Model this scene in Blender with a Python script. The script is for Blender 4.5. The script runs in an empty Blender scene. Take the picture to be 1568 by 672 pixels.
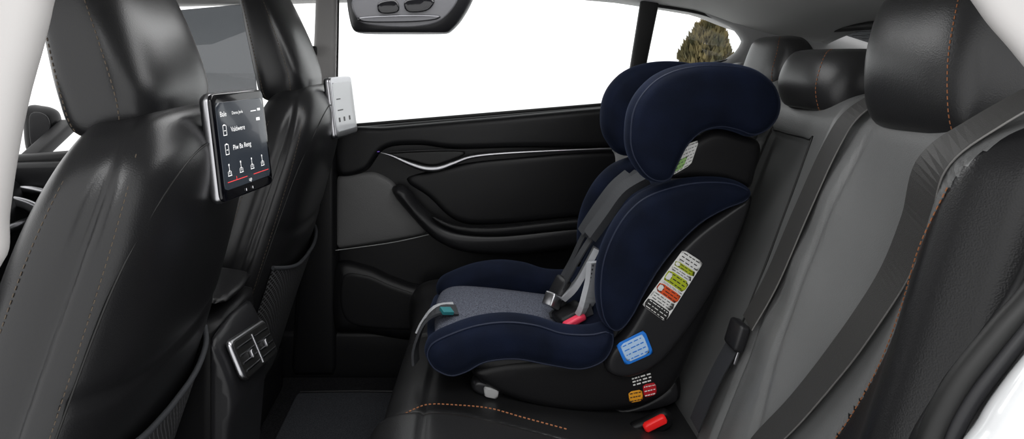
import bpy, bmesh, math, random
import numpy as np
from mathutils import Vector
from mathutils.geometry import delaunay_2d_cdt
random.seed(3)
scene = bpy.context.scene
scene.view_settings.view_transform = 'Standard'
scene.view_settings.look = 'None'
scene.view_settings.exposure = 0
scene.view_settings.gamma = 0.94
# Axes: X = towards the rear of the car, Y = across the car (to the far side), Z = up. Metres.
K = 1045.0
def e(p, q, Y):
    """side-elevation drawing units -> world X,Z for a part whose side plane is at lateral position Y"""
    return ((p-702)*Y/K, 1-(q-88)*Y/K)
def E(pts, Y): return [e(p, q, Y) for p, q in pts]

# ------------------------------------------------------------------ materials
def mat(name, col, rough=0.5, metal=0.0, spec=0.5, bump=None, sheen=0, noise=None, coat=0, emis=None, sheen_tint=None):
    m = bpy.data.materials.new(name); m.use_nodes = True
    nt = m.node_tree; b = nt.nodes['Principled BSDF']
    b.inputs['Base Color'].default_value = (*col, 1)
    b.inputs['Roughness'].default_value = rough
    b.inputs['Metallic'].default_value = metal
    b.inputs['Specular IOR Level'].default_value = spec
    b.inputs['Coat Weight'].default_value = coat
    if sheen:
        b.inputs['Sheen Weight'].default_value = sheen
        b.inputs['Sheen Roughness'].default_value = 0.4
        if sheen_tint: b.inputs['Sheen Tint'].default_value = (*sheen_tint, 1)
    tc = nt.nodes.new('ShaderNodeTexCoord')
    if noise:
        sc, c2 = noise
        n = nt.nodes.new('ShaderNodeTexNoise'); n.inputs['Scale'].default_value = sc
        n.inputs['Detail'].default_value = 5
        nt.links.new(tc.outputs['Object'], n.inputs['Vector'])
        r = nt.nodes.new('ShaderNodeValToRGB')
        r.color_ramp.elements[0].position = .35; r.color_ramp.elements[1].position = .65
        r.color_ramp.elements[0].color = (*col, 1); r.color_ramp.elements[1].color = (*c2, 1)
        nt.links.new(n.outputs['Fac'], r.inputs['Fac']); nt.links.new(r.outputs['Color'], b.inputs['Base Color'])
    if bump:
        kind, sc, st = bump
        if kind == 'voronoi':
            t = nt.nodes.new('ShaderNodeTexVoronoi'); out = 'Distance'
        elif kind == 'wave':
            t = nt.nodes.new('ShaderNodeTexWave'); out = 'Fac'
        else:
            t = nt.nodes.new('ShaderNodeTexNoise'); out = 'Fac'
        t.inputs['Scale'].default_value = sc
        nt.links.new(tc.outputs['Object'], t.inputs['Vector'])
        bp = nt.nodes.new('ShaderNodeBump'); bp.inputs['Strength'].default_value = st; bp.inputs['Distance'].default_value = .001
        nt.links.new(t.outputs[out], bp.inputs['Height']); nt.links.new(bp.outputs['Normal'], b.inputs['Normal'])
    if emis:
        b.inputs['Emission Color'].default_value = (*emis[0], 1); b.inputs['Emission Strength'].default_value = emis[1]
    return m
M = {}
M['leather'] = mat('black_leather', (.012,.012,.013), .36, spec=.45, bump=('voronoi', 500, .2))
M['leather_f'] = mat('front_seat_leather', (.012,.012,.013), .30, spec=.55, bump=('voronoi', 500, .10))
M['leather_h'] = mat('headrest_leather', (.022,.022,.023), .34, spec=.55, bump=('voronoi', 500, .15))
M['leather_g'] = mat('grey_leather', (.155,.157,.157), .38, bump=('voronoi', 450, .2))
M['velvet'] = mat('navy_velvet', (.0025,.005,.014), .8, spec=.15, sheen=.12, sheen_tint=(.3,.4,.7), noise=(14, (.005,.009,.025)), bump=('noise', 700, .4))
M['piping'] = mat('navy_piping', (.006,.012,.035), .6)
M['fabric'] = mat('grey_melange_fabric', (.06,.065,.085), .9, spec=.2, noise=(350, (.16,.17,.21)), bump=('noise', 500, .5))
M['plastic'] = mat('black_plastic', (.008,.008,.009), .42, spec=.3, bump=('noise', 900, .15))
M['plastic_g'] = mat('dark_grey_plastic', (.018,.018,.020), .36, spec=.4)
M['gloss'] = mat('gloss_black', (.004,.004,.006), .08, coat=.5)
M['web'] = mat('belt_webbing', (.05,.049,.048), .5, bump=('noise', 900, .4))
M['webedge'] = mat('belt_selvedge', (.16,.155,.15), .5)
M['web2'] = mat('dark_webbing', (.035,.037,.042), .7, bump=('noise', 500, .5))
M['silver'] = mat('satin_silver', (.5,.5,.52), .28, metal=1)
M['darksilver'] = mat('dark_satin_metal', (.16,.16,.17), .3, metal=1)
M['lampglass'] = mat('smoked_lens', (.13,.13,.14), .15)
M['white_pl'] = mat('white_pad', (.42,.43,.45), .6)
M['headliner'] = mat('headliner_fabric', (.5,.5,.49), .95, spec=.1, bump=('noise', 600, .3))
M['greytrim'] = mat('pillar_trim', (.42,.42,.42), .7, spec=.3)
M['carpet'] = mat('carpet', (.008,.008,.009), .95, spec=.1, noise=(300, (.022,.022,.024)), bump=('noise', 500, 1))
M['mat'] = mat('mat_carpet', (.025,.027,.03), .95, spec=.1, noise=(400, (.06,.062,.07)), bump=('noise', 600, 1))
M['door'] = mat('door_plastic', (.007,.007,.008), .42, spec=.35, bump=('noise', 700, .15))
M['door_l'] = mat('door_leather', (.13,.13,.13), .5, bump=('voronoi', 500, .3))
M['paint'] = mat('white_car_paint', (.75,.76,.77), .2, coat=1)
M['rubber'] = mat('rubber_seal', (.008,.008,.008), .5)
M['orange'] = mat('orange_thread', (.30,.12,.05), .7)
M['thread'] = mat('tan_thread', (.09,.07,.05), .7)
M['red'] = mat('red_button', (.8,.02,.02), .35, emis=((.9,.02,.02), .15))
M['pink'] = mat('pink_red_button', (.85,.06,.12), .35)
M['s_white'] = mat('label_white', (.8,.8,.78), .5)
M['s_yel'] = mat('label_lime', (.45,.52,.02), .5)
M['s_org'] = mat('label_orange', (.75,.1,.02), .5)
M['s_blue'] = mat('label_blue', (.02,.22,.75), .45)
M['s_lblue'] = mat('label_pale_blue', (.5,.68,.9), .5)
M['s_amber'] = mat('label_amber', (.85,.38,.02), .5)
M['s_dark'] = mat('label_ink', (.02,.02,.02), .6)
M['s_green'] = mat('label_green', (.35,.6,.2), .5)
M['s_red'] = mat('label_red', (.5,.01,.02), .5)
M['teal'] = mat('teal_tag', (.02,.2,.22), .6)
M['screen'] = mat('tablet_screen', (.012,.014,.018), .12, emis=((.05,.06,.075), .6), coat=.3)
M['screen_l'] = mat('tablet_screen_idle', (.4,.41,.42), .2, emis=((.8,.82,.85), .25), coat=.3)  # far tablet: window glare put into the screen colour and emission
M['ui_w'] = mat('ui_white', (.8,.8,.8), .5, emis=((1,1,1), .6))
M['ui_r'] = mat('ui_red', (.8,.05,.05), .5, emis=((1,.1,.1), .5))
M['amb'] = mat('ambient_light_strip', (.2,.1,.5), .5, emis=((.35,.2,1), .5))  # glowing colour standing in for a purple reflection, not a door lamp
M['tree'] = mat('conifer_foliage', (.04,.04,.015), .9, noise=(6, (.20,.16,.07)))
M['bark'] = mat('bark', (.06,.04,.025), .9)
M['pave'] = mat('pavement', (.92,.92,.92), .9)
M['grab'] = mat('pillar_beige', (.45,.437,.43), .6)
def glassmat(name, tint, tr, rough=0.02):
    m = bpy.data.materials.new(name); m.use_nodes = True; nt = m.node_tree; nt.nodes.clear()
    o = nt.nodes.new('ShaderNodeOutputMaterial'); mx = nt.nodes.new('ShaderNodeMixShader')
    t = nt.nodes.new('ShaderNodeBsdfTransparent'); g = nt.nodes.new('ShaderNodeBsdfGlossy')
    t.inputs['Color'].default_value = (*tint, 1); g.inputs['Roughness'].default_value = rough
    mx.inputs[0].default_value = tr
    nt.links.new(t.outputs[0], mx.inputs[1]); nt.links.new(g.outputs[0], mx.inputs[2]); nt.links.new(mx.outputs[0], o.inputs[0])
    return m
M['glass'] = glassmat('window_glass', (.98,.99,.99), .03)
M['tint'] = glassmat('tinted_glass', (.28,.29,.3), .08)
def netmat():
    m = bpy.data.materials.new('pocket_net'); m.use_nodes = True; nt = m.node_tree
    b = nt.nodes['Principled BSDF']; b.inputs['Roughness'].default_value = .6
    tc = nt.nodes.new('ShaderNodeTexCoord'); mp = nt.nodes.new('ShaderNodeMapping')
    mp.inputs['Rotation'].default_value = (math.radians(45), 0, 0)
    nt.links.new(tc.outputs['Object'], mp.inputs['Vector'])
    ws = []
    for ax in ('Y', 'Z'):
        w = nt.nodes.new('ShaderNodeTexWave'); w.bands_direction = ax; w.inputs['Scale'].default_value = 38
        nt.links.new(mp.outputs['Vector'], w.inputs['Vector']); ws.append(w)
    mx = nt.nodes.new('ShaderNodeMath'); mx.operation = 'MAXIMUM'
    nt.links.new(ws[0].outputs['Fac'], mx.inputs[0]); nt.links.new(ws[1].outputs['Fac'], mx.inputs[1])
    r = nt.nodes.new('ShaderNodeValToRGB'); r.color_ramp.elements[0].position = .75; r.color_ramp.elements[1].position = .92
    r.color_ramp.elements[0].color = (.004,.004,.004,1); r.color_ramp.elements[1].color = (.10,.10,.105,1)
    nt.links.new(mx.outputs[0], r.inputs['Fac']); nt.links.new(r.outputs['Color'], b.inputs['Base Color'])
    bp = nt.nodes.new('ShaderNodeBump'); bp.inputs['Distance'].default_value = .002
    nt.links.new(r.outputs['Color'], bp.inputs['Height']); nt.links.new(bp.outputs['Normal'], b.inputs['Normal'])
    return m
M['net'] = netmat()

# ------------------------------------------------------------------ helpers
def group(name, loc=(0,0,0)):
    o = bpy.data.objects.new(name, None); o.location = loc; o.empty_display_size = .05
    scene.collection.objects.link(o); return o
def put(o, parent):
    if parent:
        o.parent = parent; o.location = (-parent.location[0], -parent.location[1], -parent.location[2])
def mesh(name, verts, faces, m, parent=None, smooth=True):
    me = bpy.data.meshes.new(name); me.from_pydata([tuple(map(float, v)) for v in verts], [], faces); me.validate(); me.update()
    bm = bmesh.new(); bm.from_mesh(me); bmesh.ops.recalc_face_normals(bm, faces=bm.faces); bm.to_mesh(me); bm.free()
    if smooth: me.polygons.foreach_set('use_smooth', [True]*len(me.polygons))
    me.materials.append(M[m] if isinstance(m, str) else m)
    o = bpy.data.objects.new(name, me); scene.collection.objects.link(o); put(o, parent); return o
def cr(pts, closed=True, step=.008):
    P = [np.array(p, float) for p in pts]; n = len(P); out = []
    rng = range(n) if closed else range(n-1)
    for i in rng:
        if closed: a, b, c, d = P[i-1], P[i], P[(i+1) % n], P[(i+2) % n]
        else: a, b, c, d = P[max(i-1,0)], P[i], P[i+1], P[min(i+2,n-1)]
        k = max(2, int(np.linalg.norm(c-b)/step*2)+1)
        for j in range(k):
            t = j/k
            out.append(.5*((2*b)+(-a+c)*t+(2*a-5*b+4*c-d)*t*t+(-a+3*b-3*c+d)*t**3))
    if not closed: out.append(P[-1])
    A = np.array(out)
    if closed: A = np.vstack([A, A[:1]])
    seg = np.linalg.norm(np.diff(A, axis=0), axis=1); L = np.concatenate([[0], np.cumsum(seg)])
    N = max(8, int(L[-1]/step)); ts = np.linspace(0, L[-1], N+1)
    R = np.stack([np.interp(ts, L, A[:,k]) for k in range(A.shape[1])], 1)
    return R[:-1] if closed else R
def poly(pts, step=.008, rnd=0.0):
    """polygon outline with rounded corners"""
    P = [np.array(p, float) for p in pts]; n = len(P); out = []
    for i in range(n):
        a, b, c = P[i-1], P[i], P[(i+1) % n]
        if rnd > 0:
            u = (a-b)/np.linalg.norm(a-b); v = (c-b)/np.linalg.norm(c-b)
            r = min(rnd, .45*np.linalg.norm(a-b), .45*np.linalg.norm(c-b))
            s, t = b+u*r, b+v*r
            for k in range(6):
                x = k/5; out.append((1-x)**2*s+2*x*(1-x)*b+x*x*t)
        else: out.append(b)
    A = np.array(out+[out[0]]); seg = np.linalg.norm(np.diff(A, axis=0), axis=1)
    L = np.concatenate([[0], np.cumsum(seg)]); N = max(12, int(L[-1]/step)); ts = np.linspace(0, L[-1], N+1)[:-1]
    if rnd == 0: ts = np.unique(np.concatenate([ts, L[:-1]]))
    return np.stack([np.interp(ts, L, A[:,k]) for k in range(2)], 1)
def dist(P, B):
    a = B; b = np.roll(B, -1, 0); ab = b-a; l2 = (ab**2).sum(1)+1e-12
    res = np.empty(len(P))
    for s in range(0, len(P), 1500):
        Q = P[s:s+1500]; ap = Q[:,None,:]-a[None]
        t = np.clip((ap*ab[None]).sum(2)/l2[None], 0, 1)
        d = ap-t[...,None]*ab[None]; res[s:s+1500] = np.sqrt((d**2).sum(2).min(1))
    return res
def inside(P, B):
    x, y = P[:,0], P[:,1]; c = np.zeros(len(P), bool); n = len(B)
    for i in range(n):
        x1, y1 = B[i]; x2, y2 = B[i-1]
        k = ((y1 > y) != (y2 > y)) & (x < (x2-x1)*(y-y1)/((y2-y1) if abs(y2-y1) > 1e-12 else 1e-12)+x1); c ^= k
    return c
def puff(name, B, T, r, warp, m, parent=None, step=.01, dome=0.0, Tb=None, extra=None):
    """closed cushion-like solid from a 2-D outline; edge radius r, half thickness T"""
    B = np.array(B, float); Tb = T if Tb is None else Tb
    area = .5*np.sum(B[:,0]*np.roll(B[:,1],-1)-np.roll(B[:,0],-1)*B[:,1])
    if area < 0: B = B[::-1].copy()
    tan = np.roll(B,-1,0)-np.roll(B,1,0); tan /= (np.linalg.norm(tan,axis=1)[:,None]+1e-12)
    nor = np.stack([-tan[:,1], tan[:,0]], 1); pts = [B]
    for f in (.03,.12,.28,.5,.75,1.0):
        Q = B+nor*(r*f); dd = dist(Q, B); Q = Q[(dd > r*f*.93) & inside(Q, B)]; pts.append(Q)
    mn, mx = B.min(0), B.max(0)
    gx, gy = np.meshgrid(np.arange(mn[0], mx[0], step), np.arange(mn[1], mx[1], step))
    G = np.stack([gx.ravel(), gy.ravel()], 1); G = G[inside(G, B)]
    if len(G):
        G = G[dist(G, B) > r+step*.4]; pts.append(G)
    A = np.vstack(pts); n = len(B)
    vs, es, fs, *_ = delaunay_2d_cdt([Vector(p) for p in A], [(i, (i+1) % n) for i in range(n)], [], 1, 1e-6)
    V = np.array([list(v) for v in vs]); D = dist(V, B); D[D < 1e-5] = 0
    x = np.clip(D/r, 0, 1); prof = np.sqrt(np.clip(1-(1-x)**2, 0, 1))
    dm = D.max(); dom = dome*np.sqrt(np.clip(1-(1-D/dm)**2, 0, 1))
    h = T*prof+dom*prof; hb = Tb*prof
    if extra is not None: h = h+np.array([extra(*p) for p in V])*prof
    nv = len(V); verts = [warp(V[i,0], V[i,1], h[i]) for i in range(nv)]; idx = {}
    for i in range(nv):
        if D[i] > 0: idx[i] = len(verts); verts.append(warp(V[i,0], V[i,1], -hb[i]))
        else: idx[i] = i
    faces = [tuple(f) for f in fs]+[tuple(idx[i] for i in reversed(f)) for f in fs]
    faces = [f for f in faces if len(set(f)) > 2]
    return mesh(name, verts, faces, m, parent)
def side(Y, sx=0):  # plane facing the near side (-Y)
    return lambda a, b, h: (a+sx, Y-h, b)
def curve(name, paths, rad, m, parent=None, radii=None):
    c = bpy.data.curves.new(name, 'CURVE'); c.dimensions = '3D'; c.bevel_depth = rad; c.bevel_resolution = 3; c.use_fill_caps = True
    for pts in paths:
        s = c.splines.new('POLY'); s.points.add(len(pts)-1)
        for i, p in enumerate(pts):
            s.points[i].co = (*map(float, p[:3]), 1)
            if radii is not None: s.points[i].radius = float(radii[i])
    c.materials.append(M[m]); o = bpy.data.objects.new(name, c); scene.collection.objects.link(o); put(o, parent); return o
def seam(name, pts, m, parent, rad=.0012, closed=False):
    R = cr(pts, closed, .008); R = list(R)
    if closed: R.append(R[0])
    return curve(name, [R], rad, m, parent)
def stitch(name, pts, m, parent, rad=.0009, dash=.006, gap=.0035, closed=False):
    R = cr(pts, closed, .0012); per = dash+gap; paths = []; k = int(per/.0012); d = max(2, int(dash/.0012))
    for i in range(0, len(R)-d, k): paths.append([R[i], R[i+d-1]])
    return curve(name, paths, rad, m, parent)
def ribbon(name, pts, wdir, w, th, m, parent, step=.01, edge=None):
    R = cr(pts, False, step); W = np.array(wdir, float)
    if W.ndim == 1: W = np.repeat(W[None], len(R), 0)
    else: W = np.stack([np.interp(np.linspace(0,1,len(R)), np.linspace(0,1,len(W)), W[:,k]) for k in range(3)], 1)
    verts = []; faces = []; eds = [[], []]
    for i, p in enumerate(R):
        t = R[min(i+1,len(R)-1)]-R[max(i-1,0)]; t /= np.linalg.norm(t)
        wd = W[i]-t*np.dot(W[i], t); wd /= np.linalg.norm(wd); n = np.cross(t, wd)
        for s, h in ((-1,-1),(-.93,1),(.93,1),(1,-1)): verts.append(p+wd*s*w/2+n*h*th/2)
        eds[0].append(p+wd*w*.49); eds[1].append(p-wd*w*.49)
    for i in range(len(R)-1):
        for k in range(4): faces.append((4*i+k, 4*i+(k+1)%4, 4*i+4+(k+1)%4, 4*i+4+k))
    faces += [(0,1,2,3), tuple(4*(len(R)-1)+k for k in (3,2,1,0))]
    if edge: curve(name+'_selvedge', eds, .0014, edge, parent)
    return mesh(name, verts, faces, m, parent, smooth=False)
def box(name, c, s, m, parent=None, bev=.004, rot=(0,0,0)):
    bm = bmesh.new(); bmesh.ops.create_cube(bm, size=1); bmesh.ops.scale(bm, vec=s, verts=bm.verts)
    if bev: bmesh.ops.bevel(bm, geom=bm.edges[:], offset=bev, segments=3, affect='EDGES', profile=.5)
    from mathutils import Euler
    bmesh.ops.rotate(bm, verts=bm.verts, matrix=Euler(rot).to_matrix()); bmesh.ops.translate(bm, vec=c, verts=bm.verts)
    me = bpy.data.meshes.new(name); bm.to_mesh(me); bm.free(); me.polygons.foreach_set('use_smooth', [True]*len(me.polygons))
    me.materials.append(M[m]); o = bpy.data.objects.new(name, me); scene.collection.objects.link(o); put(o, parent); return o
def smoothstep(a, b, x):
    t = min(1, max(0, (x-a)/(b-a))); return t*t*(3-2*t)
def g(x, w): return math.exp(-(x/w)**2)
def interp_rows(S, n):
    S = np.array(S, float); d = np.concatenate([[0], np.cumsum(np.linalg.norm(np.diff(S, axis=0), axis=1))])
    return cr(S, False, d[-1]/n)
def loft(name, S, cy, m, parent, n=3.0, N=64, rows=40, fn=None):
    """horizontal superellipse rings; row = (z, x_rear, x_front, half_width)"""
    R = interp_rows(S, rows); verts = []; faces = []
    for (z, xr, xf, hw) in R:
        xc = (xr+xf)/2; hd = abs(xr-xf)/2
        for k in range(N):
            t = 2*math.pi*k/N; c, s = math.cos(t), math.sin(t)
            x = xc+hd*math.copysign(abs(c)**(2/n), c); y = cy+hw*math.copysign(abs(s)**(2/n), s)
            if fn: x, y, z2 = fn(x, y, z)
            else: z2 = z
            verts.append((x, y, z2))
    for i in range(len(R)-1):
        for k in range(N): faces.append((i*N+k, i*N+(k+1)%N, (i+1)*N+(k+1)%N, (i+1)*N+k))
    for base in (0, (len(R)-1)*N):
        c = np.mean([verts[base+k] for k in range(N)], 0); verts.append(tuple(c)); ci = len(verts)-1
        for k in range(N): faces.append((base+k, base+(k+1)%N, ci))
    return mesh(name, verts, faces, m, parent)
def decal(name, quad, Y, m, parent, off=0.0):
    a, b, c, d = [e(p, q, Y) for p, q in quad]
    return puff(name, poly([a,b,c,d], .01, .003), .0006, .0006, side(Y-off), m, parent, step=.02)
def bil(quad, u, v):
    a, b, c, d = [np.array(x, float) for x in quad]
    return (a*(1-u)+b*u)*(1-v)+(d*(1-u)+c*u)*v
def inkrows(name, quad, Y, rows, m, parent, off, seed=0, u0=.08, u1=.92, hgt=.45):
    rnd = random.Random(seed); verts = []; faces = []
    for r in range(rows):
        v = (r+.5)/rows; dv = hgt/rows/2; u = u0
        while u < u1-.04:
            w = rnd.uniform(.05,.22); w = min(w, u1-u)
            ps = [bil(quad, u, v-dv), bil(quad, u+w, v-dv), bil(quad, u+w, v+dv), bil(quad, u, v+dv)]
            i = len(verts)
            for p in ps: x, z = e(p[0], p[1], Y); verts.append((x, Y-off, z))
            faces.append((i,i+1,i+2,i+3)); u += w+rnd.uniform(.03,.08)
    return mesh(name, verts, faces, m, parent, smooth=False)

# ------------------------------------------------------------------ camera
cam = bpy.data.cameras.new('camera'); co = bpy.data.objects.new('camera', cam); scene.collection.objects.link(co)
co.location = (0,0,1); co.rotation_euler = (math.radians(90),0,0); cam.sensor_width = 36; cam.lens = K/1568*36
cam.shift_x = (784-702)/1568; cam.shift_y = -(336-88)/1568; cam.clip_start = .05; scene.camera = co

# ------------------------------------------------------------------ room shell: floor, ceiling, door walls
def top_line(x):
    return float(np.interp(x, [-1.6,-.9,.3,.5,.61,.742,.852,.95,1.12,1.4], [1.06,1.16,1.19,1.172,1.155,1.133,1.09,1.06,1.03,.98]))
verts = []; faces = []; nx, ny = 90, 40
for i in range(nx+1):
    x = -1.5+2.64*i/nx
    for j in range(ny+1):
        y = .66+1.5*j/ny; t = (y-1.41)/.75
        verts.append((x, y, top_line(x)+.075*(1-abs(t)**3)))
for i in range(nx):
    for j in range(ny): k = i*(ny+1)+j; faces.append((k,k+1,k+ny+2,k+ny+1))
c = mesh('ceiling', verts, faces, 'headliner'); sm = c.modifiers.new('s', 'SOLIDIFY'); sm.thickness = .02; sm.offset = 1
box('floor', (-.4,1.4,.0), (2.6,1.56,.03), 'carpet', None, .005)
fm = group('floor_mat', (-.2,1.8,.02))
puff('mat_body', poly([(-.47,1.56),(-.1,1.56),(-.1,1.99),(-.47,1.99)], .01, .03), .006, .006, lambda a,b,h:(a,b,.022+h), 'mat', fm, .03)
seam('mat_edge', [(-.46,1.98,.03),(-.3,1.985,.03),(-.11,1.98,.03)], 'plastic', fm, .004)

# far rear door
D = group('door_1', (0,2.12,.4))
Yd = 2.12
sill = lambda x: .785+.083*(x+.36)
puff('door_card', poly([(-.385,.12),(.95,.12),(.95,.92),(.56,.905),(.46,.853),(-.385,.782)], .02, .012), .03, .02, side(Yd+.03), 'door', D, .03)
puff('upper_pad', cr(E([(517,200),(600,193),(760,179),(935,163),(1000,160),(1000,222),(930,226),(800,226),(700,228),(640,222),(590,228),(560,262),(517,266)], Yd), True, .01), .02, .022, side(Yd), 'door', D, .02)
puff('leather_insert', poly(E([(515,268),(575,262),(600,275),(620,300),(650,335),(655,357),(600,368),(514,381)], Yd), .01, .02), .012, .012, side(Yd), 'door_l', D, .012, dome=.008)
seam('insert_seam', [(e(p,q,2.1)[0], 2.098, e(p,q,2.1)[1]) for p,q in [(514,383),(600,371),(660,358)]], 'greytrim', D, .0012)
puff('armrest', cr(E([(600,290),(622,286),(650,318),(690,345),(760,350),(880,338),(1000,330),(1000,368),(880,378),(800,388),(720,386),(670,368),(630,330)], Yd-.03), True, .01), .04, .03, side(Yd-.03), 'plastic_g', D, .012)
puff('armrest_pad', cr(E([(660,330),(700,345),(760,348),(880,336),(1000,328),(1000,345),(880,352),(770,362),(710,358),(675,345)], Yd-.07), True, .01), .010, .012, side(Yd-.064), 'plastic', D, .012)
puff('mid_panel', cr(E([(640,266),(760,244),(1000,236),(1000,325),(880,332),(760,343),(700,338),(655,300),(625,279)], Yd), True, .01), .010, .02, side(Yd), 'door', D, .015)
tr = cr([(*e(p,q,Yd-.03), r*.001) for p,q,r in [(583,234,1),(600,239,4),(625,250,7),(650,258,9.5),(672,258,9.5),(695,250,7.5),(720,241,6),(760,236,4.8),(830,232,4),(930,228,3.6),(1000,225,3.4)]], False, .008)
curve('silver_trim', [[(x,Yd-.026,z) for x,z,r in tr]], .001, 'silver', D, radii=[r*1000 for x,z,r in tr])
tr = cr([(*e(p,q,Yd-.03), r*.001) for p,q,r in [(583,234,.6),(605,233,2),(640,231,2.4),(690,230,2),(740,232,.8)]], False, .01)
curve('silver_trim_upper', [[(x,Yd-.026,z) for x,z,r in tr]], .001, 'plastic_g', D, radii=[r*1000 for x,z,r in tr])
puff('handle_recess', cr(E([(596,236),(640,232),(700,231),(712,236),(685,247),(660,253),(630,246)], Yd-.02), True, .006), .004, .006, side(Yd-.018), 'rubber', D, .01)
seam('ambient_strip', [(x,Yd-.016,z) for x,z in E([(519,235),(550,232),(582,231)], Yd)], 'amb', D, .0008)  # purple reflection on the door, drawn as a thin emissive line
puff('lower_bin', cr(E([(513,408),(560,408),(600,425),(650,440),(740,446),(860,440),(1000,430),(1000,540),(700,530),(560,512),(510,500)], Yd-.02), True, .012), .035, .04, side(Yd-.005), 'door', D, .015)
puff('speaker_recess', cr(E([(524,425),(560,422),(600,438),(650,455),(690,470),(680,500),(600,505),(530,490)], Yd-.04), True, .01), .004, .01, side(Yd-.038), 'plastic', D, .015)
w1 = puff('window_1', poly([(-.372,.78),(.46,.85),(.60,1.21),(-.365,1.24)], .03, .01), .002, .002, side(Yd+.04), 'glass', None, .1)
q1 = puff('window_2', poly([(.56,.93),(.86,.98),(.89,1.05),(.6,1.17)], .03, .01), .002, .002, side(Yd+.04), 'glass', None, .1)
T1 = group('trim_1', (.5,2.12,1))
puff('window_divider', poly(E([(984,-20),(1012,-20),(1007,14),(985,122),(960,130)], Yd), .01, .006), .012, .008, side(Yd), 'rubber', T1, .02)
seam('belt_seal', [(x, Yd-.012, sill(x)+.003) for x in (-.37,-.1,.2,.46)], 'rubber', T1, .005)
seam('quarter_seal', [(x, Yd+.0, z) for x, z in E([(1000,8),(1075,21),(1128,43),(1144,66),(1118,91),(1050,103),(985,118)], Yd)], 'rubber', T1, .005)
T2 = group('trim_2', (-.4,2.1,.8))
puff('b_pillar', poly([(-.46,.72),(-.378,.72),(-.370,1.24),(-.44,1.24)], .02, .01), .03, .02, side(Yd-.0), 'grab', T2, .03)
seam('b_pillar_seal', [(-.377,Yd-.02,.79),(-.372,Yd-.02,1.0),(-.369,Yd-.02,1.2)], 'rubber', T2, .003)
puff('b_pillar_lower', poly([(-.52,.02),(-.37,.02),(-.375,.75),(-.47,.75)], .02, .01), .03, .02, side(Yd+.0), 'door', T2, .03)
box('belt_anchor', (-.455,Yd-.05,1.02), (.05,.03,.03), 'plastic', T2, .008)
T3 = group('trim_3', (1,2.1,.9))
puff('quarter_trim', poly([(.80,1.25),(.742,1.14),(.852,1.092),(.884,1.052),(.865,1.018),(.822,.988),(.563,.944),(.47,.86),(.5,.2),(1.7,.2),(1.7,1.25)], .02, .01), .02, .02, side(Yd+.005), 'greytrim', T3, .04)
T6 = group('trim_6', (1.3,1.4,.9))
puff('parcel_shelf', poly([(.955,.70),(1.75,.70),(1.75,2.08),(.955,2.08)], .04, .01), .01, .01, lambda a,b,h:(a,b,.91+h), 'greytrim', T6, .1)
W = group('wall_sill', (0,2.12,.1))
puff('sill_kick', poly([(-1.6,0),(.6,0),(.6,.16),(-1.6,.16)], .03, .01), .03, .02, side(Yd+.01), 'plastic', W, .05)
# rear window
RW = group('window_3', (1.4,1.4,1))
puff('rear_glass', poly([(0,.74),(.75,.74),(.75,2.06),(0,2.06)], .05, .04), .002, .002, lambda a,b,h:(1.1+a*.94, b, 1.09-a*.30+h), 'tint', RW, .1)
curve('defroster_lines', [[(1.1+a*.94, .78, 1.085-a*.30), (1.1+a*.94, 2.02, 1.085-a*.30)] for a in np.arange(.04,.7,.03)], .0008, 'rubber', RW)
curve('window_frame', [[(1.1,.74,1.085),(1.1,2.08,1.085)]], .012, 'rubber', RW)

# far front door, dash, mirror
F = group('door_2', (-1,2.12,.4))
puff('front_door_card', poly([(-1.6,.1),(-.47,.1),(-.47,.765),(-1.6,.68)], .02, .01), .03, .02, side(Yd+.02), 'door', F, .04)
puff('front_door_pad', cr([(-1.55,.66),(-1.1,.69),(-.5,.74),(-.5,.66),(-1.1,.60),(-1.55,.56)], True, .01), .03, .02, side(Yd), 'plastic_g', F, .02)
puff('front_door_trim', cr(E([(5,292),(30,286),(60,290),(95,300),(92,308),(60,300),(30,298),(5,302)], 2.05), True, .01), .01, .01, side(2.07), 'silver', F, .01)
puff('front_glass', poly([(-.96,.72),(-.62,.74),(-.66,1.17),(-.98,1.14)], .03, .02), .002, .002, side(Yd+.03), 'tint', F, .1)
curve('front_glass_frame', [[(-1.0,2.14,.72),(-1.0,2.14,1.15)]], .008, 'rubber', F)
SM = group('side_mirror', (-1.36,2.4,.83))
puff('mirror_housing', cr(E([(34,168),(55,163),(78,172),(84,200),(80,226),(55,236),(36,228)], 2.35), True, .01), .05, .04, side(2.38), 'plastic', SM, .015)
puff('mirror_rim', cr(E([(44,178),(58,172),(72,180),(76,200),(72,218),(55,226),(46,220)], 2.32), True, .01), .004, .004, side(2.325), 'plastic_g', SM, .015)
box('mirror_stem', (-1.36,2.27,.72), (.06,.25,.04), 'plastic', SM, .01, (.4,0,0))
DB = group('dashboard', (-1.5,1.4,.5))
puff('dash_body', cr([(-1.75,.1),(-1.3,.1),(-1.25,.4),(-1.28,.6),(-1.38,.68),(-1.75,.72)], True, .02), .67, .04, side(1.4), 'plastic', DB, .04)
curve('dash_trim', [[(-1.262,.78,.52),(-1.255,1.4,.52),(-1.262,2.02,.52)]], .012, 'silver', DB)
puff('vent_trim', cr(E([(14,300),(50,308),(82,330),(70,338),(40,322),(12,312)], 2.0), True, .01), .01, .008, side(2.0), 'silver', DB, .01)

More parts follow.
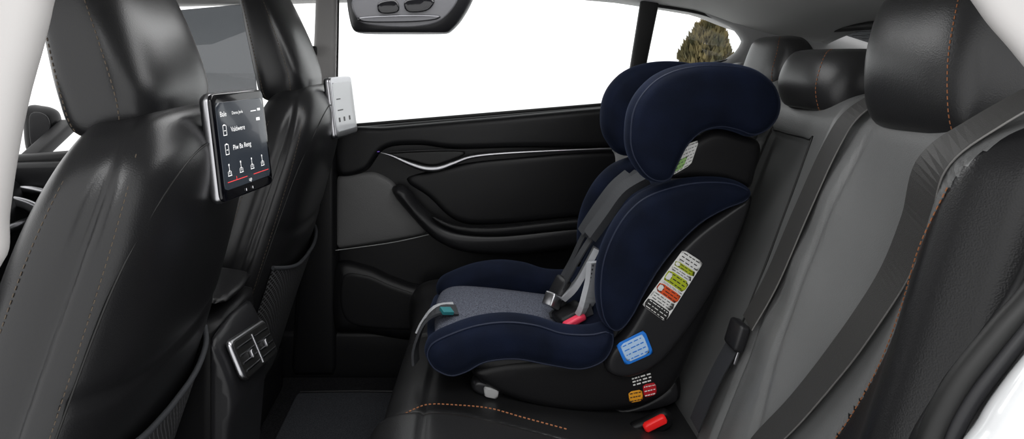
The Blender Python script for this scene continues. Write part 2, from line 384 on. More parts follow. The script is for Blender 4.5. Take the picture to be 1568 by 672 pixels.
# near body: pillars and opening frame
T4 = group('trim_4', (-.4,.6,.9))
puff('near_b_pillar', cr(E([(-60,-60),(84,-60),(76,10),(62,70),(40,150),(22,240),(9,330),(2,400),(-60,430)], .58), True, .006), .02, .02, side(.58), 'grab', T4, .01)
T5 = group('trim_5', (.55,.6,1))
puff('near_c_pillar', cr(E([(1462,-60),(1560,-60),(1640,70),(1640,190),(1590,125),(1552,78),(1504,20)], .6), True, .006), .012, .014, side(.6), 'grab', T5, .01)
puff('wheel_arch_paint', cr(E([(1660,400),(1590,515),(1540,580),(1500,640),(1470,720),(1700,720)], .58), True, .008), .03, .03, side(.57), 'paint', T5, .012)
curve('door_seal', [[(x,.61,z) for x,z in cr(E([(1650,330),(1590,440),(1530,510),(1470,585),(1430,660),(1410,730)], .61), False, .01)]], .011, 'rubber', T5)
curve('door_seal_lip', [[(x,.6,z) for x,z in cr(E([(1650,385),(1590,480),(1540,545),(1490,610),(1458,670),(1445,730)], .6), False, .01)]], .007, 'plastic_g', T5)
puff('side_trim', cr(E([(1640,260),(1560,430),(1500,520),(1440,600),(1400,720),(1640,720)], .66), True, .01), .02, .03, side(.66), 'plastic', T5, .02)

# ------------------------------------------------------------------ rear bench
RB = group('rear_bench_seat', (.3,1.4,.2))
prof = cr([(.47,.20),(.45,.27),(.50,.42),(.575,.63),(.645,.84),(.675,.90),(.72,.93),(.79,.935),(.95,.92)], False, .007)
tn = np.gradient(prof, axis=0); tn /= np.linalg.norm(tn, axis=1)[:,None]; nrm = np.stack([-tn[:,1], tn[:,0]], 1)
def back_disp(y, z):
    d = 0
    d += .055*g(y-.80, .07)*smoothstep(.95,.85,z) + .012*g(y-1.15,.05)*smoothstep(.9,.75,z)
    d -= .012*g(y-1.0,.10)*smoothstep(.88,.75,z)
    d += .02*g(y-1.62,.06)+.05*g(y-2.02,.08)
    d -= .016*g(y-1.235,.006)+.016*g(y-1.555,.006)
    d -= .006*g(y-(.80+.42*(.845-z)),.004)*smoothstep(.90,.85,z)+.006*g(y-1.10-.04*math.sin((z-.3)*5),.0045)*smoothstep(.9,.82,z)
    if z < .845: d -= .012*smoothstep(1.295,1.305,y)*smoothstep(1.50,1.49,y)*smoothstep(.845,.835,z)
    # soft wrinkles
    d += .0035*math.sin(30*(z+.5*y))*g(y-1.02,.09)*g(z-.62,.16)
    d += .0025*math.sin(45*(z-.4*y))*g(y-1.2,.07)*g(z-.6,.16)
    return d
ni = int(np.argmax(prof[:,0] > .70)); half = prof[:ni]
def back_pt(y, z, off=0.0):
    i = int(np.argmin(abs(half[:,1]-z))); p = prof[i]; n = nrm[i]; d = back_disp(y, z)+off
    sh = .09*(y-1.0)*max(0, min(1, (p[1]-.26)/.66))
    return (p[0]+n[0]*d+sh, y, p[1]+n[1]*d)
ys = np.arange(.70, 2.10, .006); verts = []; faces = []
for y in ys:
    edge = .05*max(0, (.74-y)/.04)**2+.05*max(0, (y-2.06)/.04)**2
    for p, n in zip(prof, nrm):
        d = back_disp(y, p[1])-edge; sh = .09*(y-1.0)*max(0, min(1, (p[1]-.26)/.66))
        verts.append((p[0]+n[0]*d+sh, y, p[1]+n[1]*d))
m_ = len(prof)
for i in range(len(ys)-1):
    for j in range(m_-1): faces.append((i*m_+j, i*m_+j+1, (i+1)*m_+j+1, (i+1)*m_+j))
bo = mesh('backrest', verts, faces, 'leather_g', RB); bo.data.materials.append(M['leather'])
for pl in bo.data.polygons:
    cc = pl.center
    if cc.y < .80+.42*(.845-min(cc.z,.9)): pl.material_index = 1
# cushion
cp = cr([(-.05,.03),(-.10,.12),(-.125,.22),(-.12,.285),(-.085,.315),(0,.318),(.2,.295),(.42,.265),(.52,.27)], False, .008)
tn = np.gradient(cp, axis=0); tn /= np.linalg.norm(tn, axis=1)[:,None]; cn = np.stack([-tn[:,1], tn[:,0]], 1)
def cush_disp(x, y):
    yb = 1.30-.06*smoothstep(.0,.25,x)
    d = .018*smoothstep(yb+.01, yb-.03, y)-.008*g(y-yb-.004,.006)-.008*g(y-1.68,.006)
    d += .02*g(y-2.02,.06)
    d -= .006*g(x+.035,.005)
    return d
verts = []; faces = []
for y in ys:
    fx = -.03*smoothstep(1.9,1.2,y)
    for p, n in zip(cp, cn):
        d = cush_disp(p[0], y)-.03*max(0,(y-2.04)/.05)**2
        verts.append((p[0]+n[0]*d+fx*smoothstep(.2,-.05,p[0]), y, p[1]+n[1]*d))
m_ = len(cp)
for i in range(len(ys)-1):
    for j in range(m_-1): faces.append((i*m_+j, i*m_+j+1, (i+1)*m_+j+1, (i+1)*m_+j))
mesh('cushion', verts, faces, 'leather_h', RB)
stitch('cushion_stitching', [(-.10,1.285,.330),(-.06,1.31,.334),(0,1.308,.334),(.06,1.29,.337),(.12,1.265,.333),(.2,1.24,.324)], 'orange', RB, .0013)
stitch('backrest_stitching', [back_pt(.792+.42*(.845-z), z, .002) for z in (.45,.52,.6,.68,.76,.83)], 'orange', RB, .0008)
seam('armrest_seam', [back_pt(1.29,.4,.001),back_pt(1.29,.6,.001),back_pt(1.292,.83,.001),back_pt(1.31,.842,.001),back_pt(1.4,.843,.001),back_pt(1.48,.842,.001),back_pt(1.497,.83,.001),back_pt(1.5,.6,.001)], 'rubber', RB, .002)
def headrest(tag, cy, S, sy):
    loft('headrest_'+tag, S, cy, 'leather_h', RB, n=3.2, rows=30)
    R = interp_rows(S, 24); pts = []
    for z, xr, xf, hw in R[1:-1]:
        xc=(xr+xf)/2; hd=abs(xr-xf)/2; u = sy; pts.append((xc-hd*(1-abs(u)**3.2)**(1/3.2)-.0004, cy-hw*u, z))
    stitch('headrest_stitching_'+tag, pts, 'orange', RB, .0008)
    for s in (-.05,.05): curve('headrest_post_%s_%d'%(tag, s>0), [[((S[0][1]+S[0][2])/2, cy+s, S[0][0]+.01),((S[0][1]+S[0][2])/2, cy+s, S[0][0]-.06)]], .006, 'silver', RB)
headrest('near', 1.01, [(.885,.75,.69,.09),(.893,.775,.665,.118),(.93,.79,.650,.128),(1.0,.79,.650,.128),(1.07,.775,.668,.12),(1.105,.75,.69,.10),(1.115,.73,.71,.06)], .72)
headrest('middle', 1.39, [(.895,.83,.71,.09),(.902,.86,.69,.115),(.94,.875,.68,.125),(.98,.875,.69,.122),(1.01,.855,.71,.105),(1.017,.80,.74,.07)], .62)
headrest('far', 1.78, [(.905,.87,.80,.09),(.915,.89,.78,.118),(.96,.90,.77,.125),(1.01,.89,.785,.12),(1.045,.87,.80,.10),(1.055,.85,.82,.06)], .7)

# ------------------------------------------------------------------ seat belts
SB = group('seat_belt', (.6,1.2,.7))
ribbon('webbing', [(.74,1.14,.955)]+[back_pt(y,z,.014) for y,z in ((1.165,.90),(1.178,.84),(1.20,.72),(1.225,.60),(1.245,.51))], (0,1,0), .047, .003, 'web', SB, edge='webedge')
tp = back_pt(1.25,.485,.022)
box('belt_tongue', tp, (.022,.05,.05), 'plastic_g', SB, .007, (0,.3,0))
box('belt_tongue_plate', (tp[0]-.006,1.25,tp[2]-.035), (.006,.03,.03), 'silver', SB, .002, (0,.3,0))
box('belt_guide', (.74,1.15,.948), (.05,.07,.014), 'plastic', SB, .005)
ribbon('lower_webbing', [back_pt(1.25,.475,.02),back_pt(1.262,.42,.022),back_pt(1.27,.36,.022),back_pt(1.275,.31,.02)], (0,1,0), .046, .003, 'web2', SB)
SB2 = group('seat_belt', (.6,.9,.7))
ribbon('webbing', [(.72,.76,1.0)]+[back_pt(y,z,.016) for y,z in ((.80,.90),(.835,.85),(.872,.78),(.912,.70),(.955,.62),(1.0,.54),(1.04,.46),(1.08,.38),(1.10,.32))], (.0,1,0), .048, .003, 'web', SB2, edge='webedge')

# ------------------------------------------------------------------ front seats
def front_seat(cy, dx):
    G = group('front_car_seat', (-.45+dx, cy, .4))
    S = [(.10,-.56,-.78,.235),(.25,-.52,-.735,.252),(.40,-.475,-.69,.258),(.55,-.427,-.64,.255),(.70,-.385,-.59,.245),(.79,-.365,-.56,.23),(.86,-.365,-.53,.20),(.905,-.382,-.505,.155),(.925,-.40,-.485,.11),(.93,-.42,-.465,.06)]
    S = [(z,a+dx,b+dx,w) for z,a,b,w in S]
    Rr = interp_rows(S, 200)
    def relief(x, y, z):
        r = Rr[int(np.argmin(abs(Rr[:,0]-z)))]; xc=(r[1]+r[2])/2; hd=abs(r[1]-r[2])/2
        v = (x-xc)/hd; u = (y-cy)/r[3]; k = 0
        k -= .006*g(z-.57-.03*u*u,.010)*smoothstep(.3,.9,v)
        if abs(v) < .98: k2 = -.010*g(v-.15-.25*(z-.5),.10)
        else: k2 = 0
        s = 1 if y > cy else -1
        return (x+k, y+s*k2*smoothstep(.7,1.,abs(u))*smoothstep(.93,.8,z), z)
    loft('backrest', S, cy, 'leather_f', G, n=3.0, rows=90, N=160, fn=relief)
    def rp(u, z, off=.0):
        r = Rr[int(np.argmin(abs(Rr[:,0]-z)))]; xc=(r[1]+r[2])/2; hd=abs(r[1]-r[2])/2
        return (xc+hd*(1-min(1,abs(u))**3)**(1/3)+off, cy+r[3]*u, z)
    def sp(v, z, off=.0):
        r = Rr[int(np.argmin(abs(Rr[:,0]-z)))]; xc=(r[1]+r[2])/2; hd=abs(r[1]-r[2])/2
        return (xc+hd*v, cy-r[3]*(1-min(1,abs(v))**3)**(1/3)-off, z)
    seam('rear_panel_seam', [rp(-.93,.20),rp(-.93,.4),rp(-.92,.6),rp(-.88,.74),rp(-.7,.83),rp(-.3,.87),rp(.2,.87),rp(.7,.83),rp(.88,.74),rp(.93,.6),rp(.93,.3)], 'rubber', G, .0016)
    stitch('side_stitching', [sp(.55,z,.0004) for z in (.35,.5,.62,.74,.82,.88)], 'thread', G, .0007)
    stitch('shoulder_stitching', [sp(-.35,z,.0004) for z in (.45,.55,.66,.76,.84,.895)], 'thread', G, .0007)
    H = [(.885,-.44,-.50,.09),(.90,-.415,-.535,.125),(.95,-.408,-.548,.145),(1.02,-.43,-.562,.148),(1.10,-.465,-.578,.142),(1.17,-.50,-.59,.128),(1.205,-.52,-.585,.10),(1.212,-.535,-.57,.05)]
    H = [(z,a+dx,b+dx,w) for z,a,b,w in H]
    loft('headrest', H, cy, 'leather_f', G, n=3.4, rows=40, N=80)
    for u in (-.93,.93):
        pts = []; pts2 = []
        for z,a,b,w in interp_rows(H, 30)[1:-1]:
            xc=(a+b)/2; hd=abs(a-b)/2
            for v, L in ((.45, pts),(-.6, pts2)): L.append((xc+hd*v, cy+math.copysign(w*(1-abs(v)**3.4)**(1/3.4)+.0004, u), z))
        stitch('headrest_stitching_%d'%(u>0), pts, 'thread', G, .0008)
        stitch('headrest_front_stitching_%d'%(u>0), pts2, 'thread', G, .0008)
    verts=[]; faces=[]; nu, nz = 24, 20
    for i in range(nu+1):
        u = -.86+1.72*i/nu
        for j in range(nz+1):
            t = j/nz; z = .16+(.31+.05*abs(u)**2)*t
            verts.append(rp(u, z, .004+.012*t*(1-(u/.9)**4)))
    for i in range(nu):
        for j in range(nz): k=i*(nz+1)+j; faces.append((k,k+1,k+nz+2,k+nz+1))
    mesh('map_pocket_net', verts, faces, 'net', G)
    seam('map_pocket_rim', [rp(-.86+1.72*i/12, .47+.05*abs(-.86+1.72*i/12)**2, .004+.012*(1-((-.86+1.72*i/12)/.9)**4)) for i in range(13)], 'web2', G, .005)
    puff('cushion', cr([(-1.15+dx,.30),(-1.1+dx,.36),(-.9+dx,.34),(-.66+dx,.33),(-.6+dx,.22),(-.7+dx,.14),(-1.1+dx,.16)], True, .015), .24, .06, side(cy), 'leather_f', G, .03)
    box('seat_rail', (-.8+dx, cy, .08), (.5,.42,.12), 'plastic', G, .01)
    return G
front_seat(1.03, 0.0); front_seat(1.82, .03)

# ------------------------------------------------------------------ tablets
def tablet(cy, cx, w=.165, h=.165, ui=True, yaw=.2):
    G = group('headrest_tablet', (cx, cy, .865))
    tilt = math.radians(-7.5)
    def fr(a, b, hh):  # a along width (+Y), b up, hh outward (+X)
        x = hh*math.cos(tilt)+b*math.sin(tilt); z = b*math.cos(tilt)-hh*math.sin(tilt)
        x2 = x*math.cos(yaw)+a*math.sin(yaw); y2 = a*math.cos(yaw)-x*math.sin(yaw)
        return (cx+x2, cy+y2, .865+z)
    rr = lambda s, r: poly([(-w/2+s,-h/2+s),(w/2-s,-h/2+s),(w/2-s,h/2-s),(-w/2+s,h/2-s)], .004, r)
    puff('case', rr(0,.016), .009, .007, lambda a,b,hh: fr(a,b,hh), 'silver', G, .02)
    puff('front_glass', rr(.002,.014), .004, .003, lambda a,b,hh: fr(a,b,.0075+hh), 'gloss' if ui else 'silver', G, .02)
    puff('display', poly([(-w/2+.012,-h/2+.018),(w/2-.010,-h/2+.018),(w/2-.010,h/2-.016),(-w/2+.012,h/2-.016)], .01, .003), .0006, .0006, lambda a,b,hh: fr(a,b,.0118+hh), 'screen' if ui else 'screen_l', G, .03)
    box('mount', (cx-.012, cy, .87), (.03,.06,.07), 'plastic', G, .008)
    def quadset(name, rects, m):
        v=[]; f=[]
        for (a,b,ww,hh) in rects:
            i=len(v); v += [fr(a,b,.0128),fr(a+ww,b,.0128),fr(a+ww,b+hh,.0128),fr(a,b+hh,.0128)]; f.append((i,i+1,i+2,i+3))
        mesh(name, v, f, m, G, smooth=False)
    if not ui:
        quadset('ui_marks', [(-.055,.02,.03,.003),(-.055,-.01,.04,.003),(-.055,-.04,.012,.012),(-.02,-.04,.012,.012),(.02,-.04,.012,.012)], 'plastic_g')
    if ui:
        def txt(name, s, a, b, size):
            c = bpy.data.curves.new(name,'FONT'); c.body = s; c.size = size; o = bpy.data.objects.new(name,c); scene.collection.objects.link(o)
            from mathutils import Matrix
            X = Vector(fr(1,0,0))-Vector(fr(0,0,0)); Yv = Vector(fr(0,1,0))-Vector(fr(0,0,0)); Z = X.cross(Yv)
            P = Vector(fr(a,b,.0129)); mw = Matrix(((X.x,Yv.x,Z.x,P.x),(X.y,Yv.y,Z.y,P.y),(X.z,Yv.z,Z.z,P.z),(0,0,0,1)))
            c.materials.append(M['ui_w']); o.parent = G; o.matrix_parent_inverse = Matrix.Translation(G.location).inverted(); o.matrix_basis = mw
        txt('ui_title', 'Bale', -.062, .045, .011); txt('ui_sub', 'Danna Jevle', -.028, .046, .007)
        txt('ui_item_1', 'Valdwere', -.036, .020, .011); txt('ui_item_2', 'Piw Ba Reng', -.036, -.008, .011)
        txt('ui_foot', 'up', .0, -.062, .009)
        rects=[]
        def icon(a,b,s,kind):
            t=.0011
            if kind=='box': rects.extend([(a,b,s*.6,t),(a,b+s,s*.6,t),(a,b,t,s),(a+s*.6,b,t,s),(a+s*.2,b+s*.45,s*.3,t),(a+s*.2,b+s,s*.2,s*.15)])
            else:
                rects.extend([(a+s*.1,b,s*.8,t),(a+s*.15,b+s*.1,t,s*.4),(a+s*.45,b+s*.2,t,s*.9),(a+s*.3,b+s*.5,s*.35,t),(a+s*.75,b,t,s*.5),(a+s*.38,b+s*1.1,s*.2,s*.2)])
        icon(-.058,.016,.015,'box'); icon(-.058,-.013,.015,'box')
        for k in range(4): icon(-.060+k*.034, -.045, .014, 'seat')
        rects += [(.030,.046,.018,.0015),(.052,.046,.01,.004),(.045,.03,.012,.005)]
        quadset('ui_icons', rects, 'ui_w')
        quadset('ui_red_line', [(-.062,-.054,.058,.0011),(-.036,-.054,.0012,.006),(.016,-.054,.05,.0011)], 'ui_r')
        quadset('home_marks', [(-.012,-.075,.0015,.004),(.008,-.075,.0015,.004)], 'ui_w')
    return G
tablet(1.08, -.350); tablet(1.88, -.325, ui=False)

# ------------------------------------------------------------------ centre console with rear vents
C = group('center_console', (-.5,1.37,.3))
puff('console_body', cr([(-.452,.03),(-.435,.02),(-.42,.15),(-.405,.32),(-.398,.37),(-.408,.42),(-.432,.475),(-.452,.495),(-.456,.45),(-.455,.2)], True, .008), .118, .012, side(1.345), 'plastic_g', C, .01)
puff('console_spine', cr([(-.90,.02),(-.45,.02),(-.445,.25),(-.447,.47),(-.47,.50),(-.6,.515),(-.9,.515)], True, .012), .125, .03, side(1.425), 'plastic', C, .02)
puff('console_lid', cr([(-.90,.512),(-.50,.512),(-.462,.512),(-.452,.522),(-.49,.536),(-.6,.545),(-.9,.545)], True, .008), .115, .02, side(1.425), 'leather', C, .015)
fv = lambda a,b,h: (-.407+(b-.44)*-.42+(a-1.335)*.04+h, a, b)
vo = [(1.252,.404),(1.425,.385),(1.425,.455),(1.252,.478)]
def vin(s): c = np.mean(np.array(vo),0); return [tuple(c+(np.array(p)-c)*s) for p in vo]
puff('vent_bezel', poly(vo, .006, .014), .006, .005, fv, 'silver', C, .02)
puff('vent_recess', poly(vin(.93), .006, .013), .003, .003, lambda a,b,h: (fv(a,b,h)[0]+.0045, a, b), 'rubber', C, .02)
vi = [(1.262,.412),(1.416,.394),(1.416,.447),(1.262,.468)]
def vp(u, v, o=.008): a,b = bil(vi,u,v); return (fv(a,b,0)[0]+o, a, b)
for k in range(4):
    v = (k+.5)/4
    curve('vent_slat_%d'%k, [[vp(.02,v),vp(.46,v)],[vp(.54,v),vp(.98,v)]], .0020, 'darksilver', C)
curve('vent_divider', [[vp(.5,0),vp(.5,1)]], .0028, 'silver', C)
for k, u in enumerate((.27,.73)): box('vent_tab_%d'%k, vp(u,.5,.011), (.008,.008,.016), 'silver', C, .002, (0,-.4,0))

# ------------------------------------------------------------------ overhead lamp
OL = group('overhead_reading_lamp', (-.1,1.4,1.12))
loft('lamp_housing', [(1.048,-.03,-.18,.05),(1.052,-.015,-.205,.065),(1.08,.01,-.215,.075),(1.13,.035,-.22,.08),(1.24,.07,-.22,.085)], 1.37, 'plastic_g', OL, n=4)
puff('lamp_lens', cr(E([(545,-6),(630,-14),(700,-10),(680,28),(640,41),(580,40),(548,30)], 1.29), True, .008), .004, .004, side(1.289), 'lampglass', OL, .01)
puff('lamp_bar', cr(E([(552,26),(630,22),(672,24),(668,30),(630,34),(560,34)], 1.285), True, .006), .004, .004, side(1.284), 'darksilver', OL, .01)
puff('lamp_switch', cr(E([(580,4),(606,0),(610,18),(582,20)], 1.285), True, .006), .004, .004, side(1.284), 'gloss', OL, .01)
puff('lamp_switch_b', cr(E([(622,0),(664,-2),(655,16),(624,18)], 1.285), True, .006), .004, .004, side(1.284), 'gloss', OL, .01)

# ------------------------------------------------------------------ child seat
CS = group('child_car_seat', (.2,1.55,.3))
Yn = 1.35; Yf = 1.715
head_o = cr(E([(956,205),(960,170),(975,140),(1003,114),(1043,99),(1095,95),(1147,103),(1177,123),(1190,152),(1186,180),(1168,201),(1145,209),(1120,201),(1095,197),(1070,204),(1050,223),(1036,250),(1024,273),(1004,279),(983,270),(966,248),(958,228)], Yn), True, .008)
torso_o = cr(E([(911,430),(915,395),(928,358),(950,322),(980,295),(1020,279),(1065,271),(1110,272),(1138,282),(1147,294),(1135,308),(1105,320),(1070,340),(1040,368),(1012,402),(988,440),(968,478),(950,500),(932,502),(918,485),(912,460)], Yn), True, .008)
thigh_o = cr(E([(650,532),(660,514),(690,499),(730,486),(775,481),(820,486),(860,498),(900,500),(932,495),(940,512),(934,535),(918,552),(885,562),(840,556),(790,547),(745,551),(715,566),(690,572),(665,562),(653,547)], Yn), True, .008)
for tag, Y, dx in (('near', Yn, 0), ('far', Yf, .028)):
    puff('head_wing_'+tag, head_o, .026, .020, side(Y, dx), 'velvet', CS, .008, dome=.016)
    puff('torso_wing_'+tag, torso_o, .026, .020, side(Y, dx), 'velvet', CS, .008, dome=.014)
    puff('thigh_bolster_'+tag, thigh_o, .034, .028, side(Y+(.004 if tag=='near' else -.004), dx*.4), 'velvet', CS, .008, dome=.008)
def inset(B, d, Y, dx=0):
    B = np.array(B); a = .5*np.sum(B[:,0]*np.roll(B[:,1],-1)-np.roll(B[:,0],-1)*B[:,1])
    if a < 0: B = B[::-1]
    t = np.roll(B,-2,0)-np.roll(B,2,0); t /= np.linalg.norm(t,axis=1)[:,None]; n = np.stack([-t[:,1],t[:,0]],1)
    Q = B+n*d; Q = Q[dist(Q,B) > d*.95]; L = [(x+dx, Y, z) for x,z in Q]; L.append(L[0]); return L
prf = lambda d, r, T: T*math.sqrt(max(0, 1-(1-min(1,d/r))**2))
for nm, o_, T, r_, Y0 in (('head', head_o, .026, .020, Yn), ('torso', torso_o, .026, .020, Yn), ('thigh', thigh_o, .034, .028, Yn+.004)):
    d = .007; curve('piping_'+nm, [inset(o_, d, Y0-prf(d,r_,T)-.0045)], .0018, 'piping', CS)
shell_o = cr(E([(722,562),(770,548),(850,540),(915,530),(945,490),(985,425),(1035,350),(1090,312),(1146,292),(1145,330),(1122,390),(1092,460),(1062,525),(1042,570),(1020,600),(985,618),(930,627),(870,627),(810,616),(765,600),(735,582)], Yn+.03), True, .008)
for tag, Y in (('near', Yn+.035), ('far', Yf-.035)):
    puff('shell_side_'+tag, shell_o, .022, .02, side(Y), 'plastic', CS, .012)
core = cr(E([(690,545),(760,530),(860,530),(920,500),(965,430),(1010,330),(1040,282),(1090,268),(1135,285),(1142,320),(1115,395),(1085,460),(1055,525),(1030,585),(990,610),(930,622),(860,620),(800,606),(740,580)], Yn+.03), True, .01)
puff('shell_core', core, .165, .02, side((Yn+Yf)/2), 'plastic', CS, .02)
panel_o = cr(E([(1143,300),(1150,306),(1138,345),(1110,410),(1070,480),(1030,535),(1002,562),(965,578),(937,575),(926,562),(932,535),(955,510),(975,478),(1000,430),(1030,390),(1065,355),(1105,325)], Yn), True, .008)
puff('side_label_panel', panel_o, .022, .012, side(Yn+.012), 'plastic_g', CS, .01)
hs = cr(E([(1022,270),(1040,232),(1062,208),(1095,196),(1135,205),(1158,214),(1163,232),(1155,262),(1143,288),(1100,276),(1060,272)], Yn+.02), True, .008)
puff('head_shell_near', hs, .022, .02, side(Yn+.022), 'plastic', CS, .012)
puff('head_shell_core', cr(E([(1050,240),(1075,208),(1110,150),(1150,130),(1175,150),(1165,200),(1160,240),(1140,300),(1080,330),(1040,300)], Yn+.03), True, .01), .155, .03, side((Yn+Yf)/2), 'plastic', CS, .02)
puff('head_pad', cr(E([(1035,245),(1060,180),(1090,120),(1120,112),(1130,140),(1110,200),(1080,270),(1045,275)], Yn+.03), True, .01), .155, .03, side((Yn+Yf)/2), 'velvet', CS, .02)
puff('back_pad', cr(E([(870,525),(905,495),(945,420),(985,345),(1015,300),(1045,280),(1060,300),(1030,370),(990,450),(950,530),(900,545)], Yn+.03), True, .01), .155, .02, side((Yn+Yf)/2), 'velvet', CS, .02)
puff('seat_pad', cr(E([(660,526),(672,511),(700,503),(760,506),(860,518),(900,524),(900,560),(760,560),(690,556),(664,545)], Yn+.03), True, .01), .155, .02, side((Yn+Yf)/2), 'fabric', CS, .015)
puff('seat_front_lip', cr(E([(650,532),(658,522),(672,524),(690,540),(706,560),(695,572),(670,566),(655,552)], Yn+.03), True, .008), .165, .02, side((Yn+Yf)/2), 'velvet', CS, .015)
base_o = cr(E([(735,595),(770,602),(820,616),(880,624),(950,624),(1000,606),(1035,575),(1046,600),(1040,622),(1010,634),(960,641),(880,640),(810,628),(750,612)], Yn+.04), True, .008)
puff('base_rail', base_o, .14, .012, side((Yn+Yf)/2), 'plastic_g', CS, .02)
puff('base_foot', cr(E([(722,590),(732,582),(770,590),(775,604),(745,610),(725,602)], Yn+.03), True, .006), .02, .01, side(Yn+.05), 'plastic_g', CS, .01)
puff('base_foot_cap', poly(E([(740,590),(764,594),(762,610),(742,606)], Yn+.03), .005, .004), .004, .003, side(Yn+.027), 'greytrim', CS, .01)
puff('base_rear_block', cr(E([(1005,520),(1030,505),(1040,540),(1052,580),(1050,620),(1015,632),(1000,600)], Yn+.06), True, .008), .12, .02, side((Yn+Yf)/2), 'plastic', CS, .02)
puff('belt_lock_knob', cr(E([(1020,515),(1032,512),(1036,525),(1026,535),(1018,528)], Yn+.05), True, .004), .01, .006, side(Yn+.06), 's_amber', CS, .01)
Yl = Yn-.0125
Q = [(1046,382),(1077,402),(1019,493),(983,467)]
bands = [(0,.17,'s_white'),(.17,.26,'s_yel'),(.26,.34,'s_white'),(.34,.52,'s_yel'),(.52,.56,'s_white'),(.56,.71,'s_org'),(.71,.84,'s_white'),(.84,1,'s_dark')]
decal('warning_label_backing', Q, Yl, 's_white', CS)
for i,(a,b,m) in enumerate(bands):
    qd = [tuple(bil(Q,.03,a+.008)),tuple(bil(Q,.97,a+.008)),tuple(bil(Q,.97,b-.004)),tuple(bil(Q,.03,b-.004))]
    decal('warning_band_%d'%i, qd, Yl, m, CS, .0008)
    inkrows('warning_ink_%d'%i, qd, Yl, 2 if b-a<.12 else 3, 's_white' if m=='s_dark' else 's_dark', CS, .0022, i, hgt=.25)
    if m in ('s_yel','s_org'):
        qq=[tuple(bil(qd,.04,.15)),tuple(bil(qd,.24,.15)),tuple(bil(qd,.24,.85)),tuple(bil(qd,.04,.85))]; decal('warning_pictogram_%d'%i, qq, Yl, 's_white', CS, .0018)
Qb = [(943,527),(987,505),(1001,541),(958,560)]
decal('blue_label', Qb, Yl, 's_blue', CS)
qi = [tuple(bil(Qb,.1,.1)),tuple(bil(Qb,.9,.1)),tuple(bil(Qb,.9,.9)),tuple(bil(Qb,.1,.9))]
decal('blue_label_inner', qi, Yl, 's_lblue', CS, .0008)
inkrows('blue_label_ink', qi, Yl, 4, 's_blue', CS, .0022, 5, hgt=.2)
Ya = Yn+.012
Qa = [(962,600),(983,596),(985,613),(964,617)]; Qr = [(984,589),(1004,585),(1006,604),(986,609)]; Qw=[(964,578),(998,568),(1001,583),(967,592)]
decal('amber_label', Qa, Ya, 's_amber', CS); decal('red_label', Qr, Ya, 's_red', CS)
inkrows('amber_ink', Qa, Ya, 3, 's_dark', CS, .002, 2, hgt=.25); inkrows('red_ink', Qr, Ya, 3, 's_white', CS, .002, 3, hgt=.25); inkrows('base_ink', Qw, Ya, 3, 's_white', CS, .002, 4)
Qh = [(1048,222),(1071,214),(1058,252),(1024,272)]
decal('head_label', Qh, Yn-.002, 's_white', CS)
decal('head_label_green', [tuple(bil(Qh,.1,.5)),tuple(bil(Qh,.6,.5)),tuple(bil(Qh,.6,.9)),tuple(bil(Qh,.1,.9))], Yn-.002, 's_green', CS, .0008)
inkrows('head_label_ink', Qh, Yn-.002, 7, 's_dark', CS, .002, 8, hgt=.2)
puff('red_release', poly(E([(983,650),(1016,633),(1023,645),(989,662)], 1.33), .004, .004), .008, .004, side(1.33), 'red', CS, .01)
puff('release_housing', cr(E([(965,652),(985,643),(1018,628),(1030,640),(1026,655),(990,672),(968,668)], 1.345), True, .006), .012, .008, side(1.35), 'plastic', CS, .01)
def h3(p, q, Y): x, z = e(p, q, Y); return (x, Y, z)
for k, Y in enumerate((1.46, 1.60)):
    ribbon('shoulder_strap_%d'%k, [h3(995, 268, Y) if k==0 else h3(975,262,Y), h3(960,292,Y) if k==0 else h3(945,288,Y), h3(930,330,Y) if k==0 else h3(915,330,Y), h3(903,368,Y) if k==0 else h3(893,362,Y), h3(880,405,Y) if k==0 else h3(875,400,Y), h3(858,446,1.50) if k==0 else h3(856,440,1.56), h3(862,468,1.52)], (0,1,0), .036, .003, 'web2', CS)
    ribbon('strap_pad_%d'%k, [h3(988,272,Y), h3(955,292,Y), h3(928,328,Y), h3(903,362,Y)] if k==0 else [h3(965,268,Y),h3(940,290,Y), h3(912,328,Y), h3(893,358,Y)], (0,1,.1), .055, .016, 'web2', CS)
ribbon('chest_pad', [h3(913,380,1.45), h3(900,405,1.45), h3(882,436,1.46), h3(866,452,1.48)], (0.25,1,.1), .035, .012, 'white_pl', CS)
ribbon('belly_pad', [h3(915,400,1.43), h3(912,430,1.43), h3(903,462,1.43), h3(895,478,1.44)], (1,.6,.3), .05, .012, 'white_pl', CS)
stitch('belly_pad_print', [h3(908,405,1.415), h3(903,430,1.415), h3(897,460,1.415)], 'web2', CS, .002, .005, .004)
ribbon('waist_strap', [h3(905,470,1.42),h3(880,480,1.46),h3(862,478,1.5),h3(845,465,1.56),h3(850,450,1.63)], (0,.2,1), .03, .003, 'web2', CS)
box('harness_buckle', (h3(858,446,1.5)), (.03,.055,.06), 'plastic_g', CS, .008, (0,.5,.2))
box('harness_tongue', (h3(846,460,1.47)), (.03,.03,.03), 'silver', CS, .004, (0,.5,.6))
box('buckle_button', (h3(877,489,1.43)), (.05,.035,.014), 'pink', CS, .005, (0,-.35,.3))
box('buckle_body', (h3(872,480,1.455)), (.065,.055,.022), 'plastic', CS, .007, (0,-.35,.3))
ribbon('crotch_strap', [h3(835,492,1.5),h3(848,478,1.5),h3(862,470,1.5)], (0,1,0), .03, .003, 'web2', CS)
ribbon('adjuster_strap', [h3(700,475,1.47),h3(675,475,1.46),h3(655,488,1.45),h3(643,510,1.44),h3(636,535,1.44),h3(637,555,1.44)], (.3,1,.15), .034, .005, 'web2', CS)
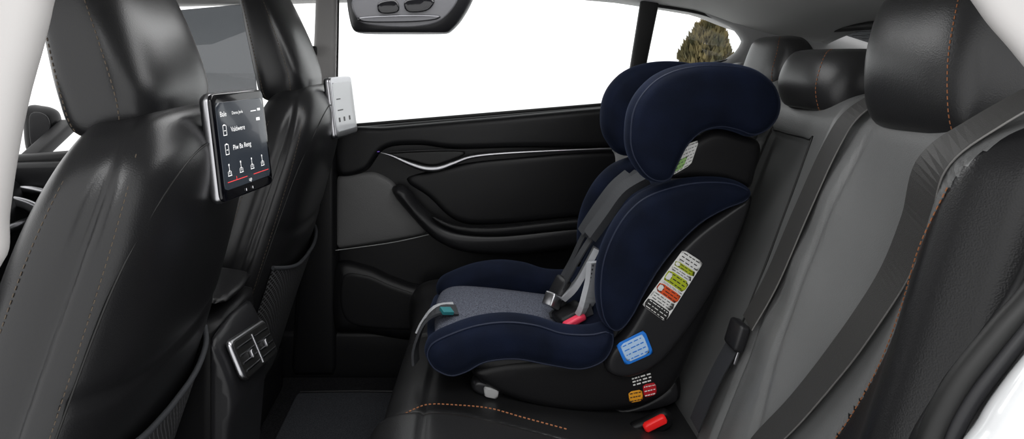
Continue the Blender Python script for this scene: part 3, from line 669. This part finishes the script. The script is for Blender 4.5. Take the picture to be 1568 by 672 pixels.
ribbon('adjuster_edge', [h3(695,468,1.50),h3(668,471,1.49),h3(650,486,1.48),h3(638,510,1.47)], (.3,1,.15), .024, .004, 'white_pl', CS)
ribbon('teal_tag', [h3(692,476,1.455),h3(676,476,1.445)], (0,1,.1), .022, .007, 'teal', CS)

# ------------------------------------------------------------------ outside: ground and conifer
box('ground', (0,0,-.42), (120,120,.1), 'pave', None, 0)
TR = group('conifer_tree', (2.95,8,0))
rnd = random.Random(4); verts=[]; faces=[]
for i in range(3200):
    z = rnd.uniform(.2,1.40); rad = .29*math.sqrt(max(0.01, 1-((z-.82)/.60)**2))*(1+.08*math.sin(z*14)); a = rnd.uniform(0,6.28); r = rad*math.sqrt(rnd.uniform(.4,1))
    c0 = np.array((2.93+.04*math.sin(z*5)+r*math.cos(a), 8+r*math.sin(a), z)); up = np.array((.35*math.cos(a),.35*math.sin(a),1)); up/=np.linalg.norm(up)
    s = np.cross(up, rnd.choice([(1,0,0),(0,1,0)])); L = rnd.uniform(.05,.1); w = L*.4; k=len(verts)
    verts += [c0-s*w, c0+s*w, c0+up*L, c0-up*L*.4]; faces += [(k,k+1,k+2),(k,k+3,k+1)]
mesh('foliage', verts, faces, 'tree', TR, smooth=False)
curve('trunk', [[(2.93,8,-.4),(2.93,8,1.1)]], .05, 'bark', TR)

# ------------------------------------------------------------------ light
w = bpy.data.worlds.new('overcast_sky'); scene.world = w; w.use_nodes = True
bg = w.node_tree.nodes['Background']; bg.inputs['Color'].default_value = (1,1,1,1); bg.inputs['Strength'].default_value = 1.5
def area(name, loc, target, sx, sy, power):
    l = bpy.data.lights.new(name, 'AREA'); l.shape = 'RECTANGLE'; l.size = sx; l.size_y = sy; l.energy = power
    o = bpy.data.objects.new(name, l); scene.collection.objects.link(o); o.location = loc
    o.rotation_euler = (Vector(target)-Vector(loc)).to_track_quat('-Z','Y').to_euler(); return o
area('roof_dome_light', (.05,1.35,1.20), (.05,1.35,0), .8, .5, 4.5)  # added unseen area light under the roof, gives the leather its sheen
area('studio_softbox', (.1,-.6,2.2), (.45,1.2,.6), 1.2, .6, 14)  # added fill light above and behind the camera, brightens the seats
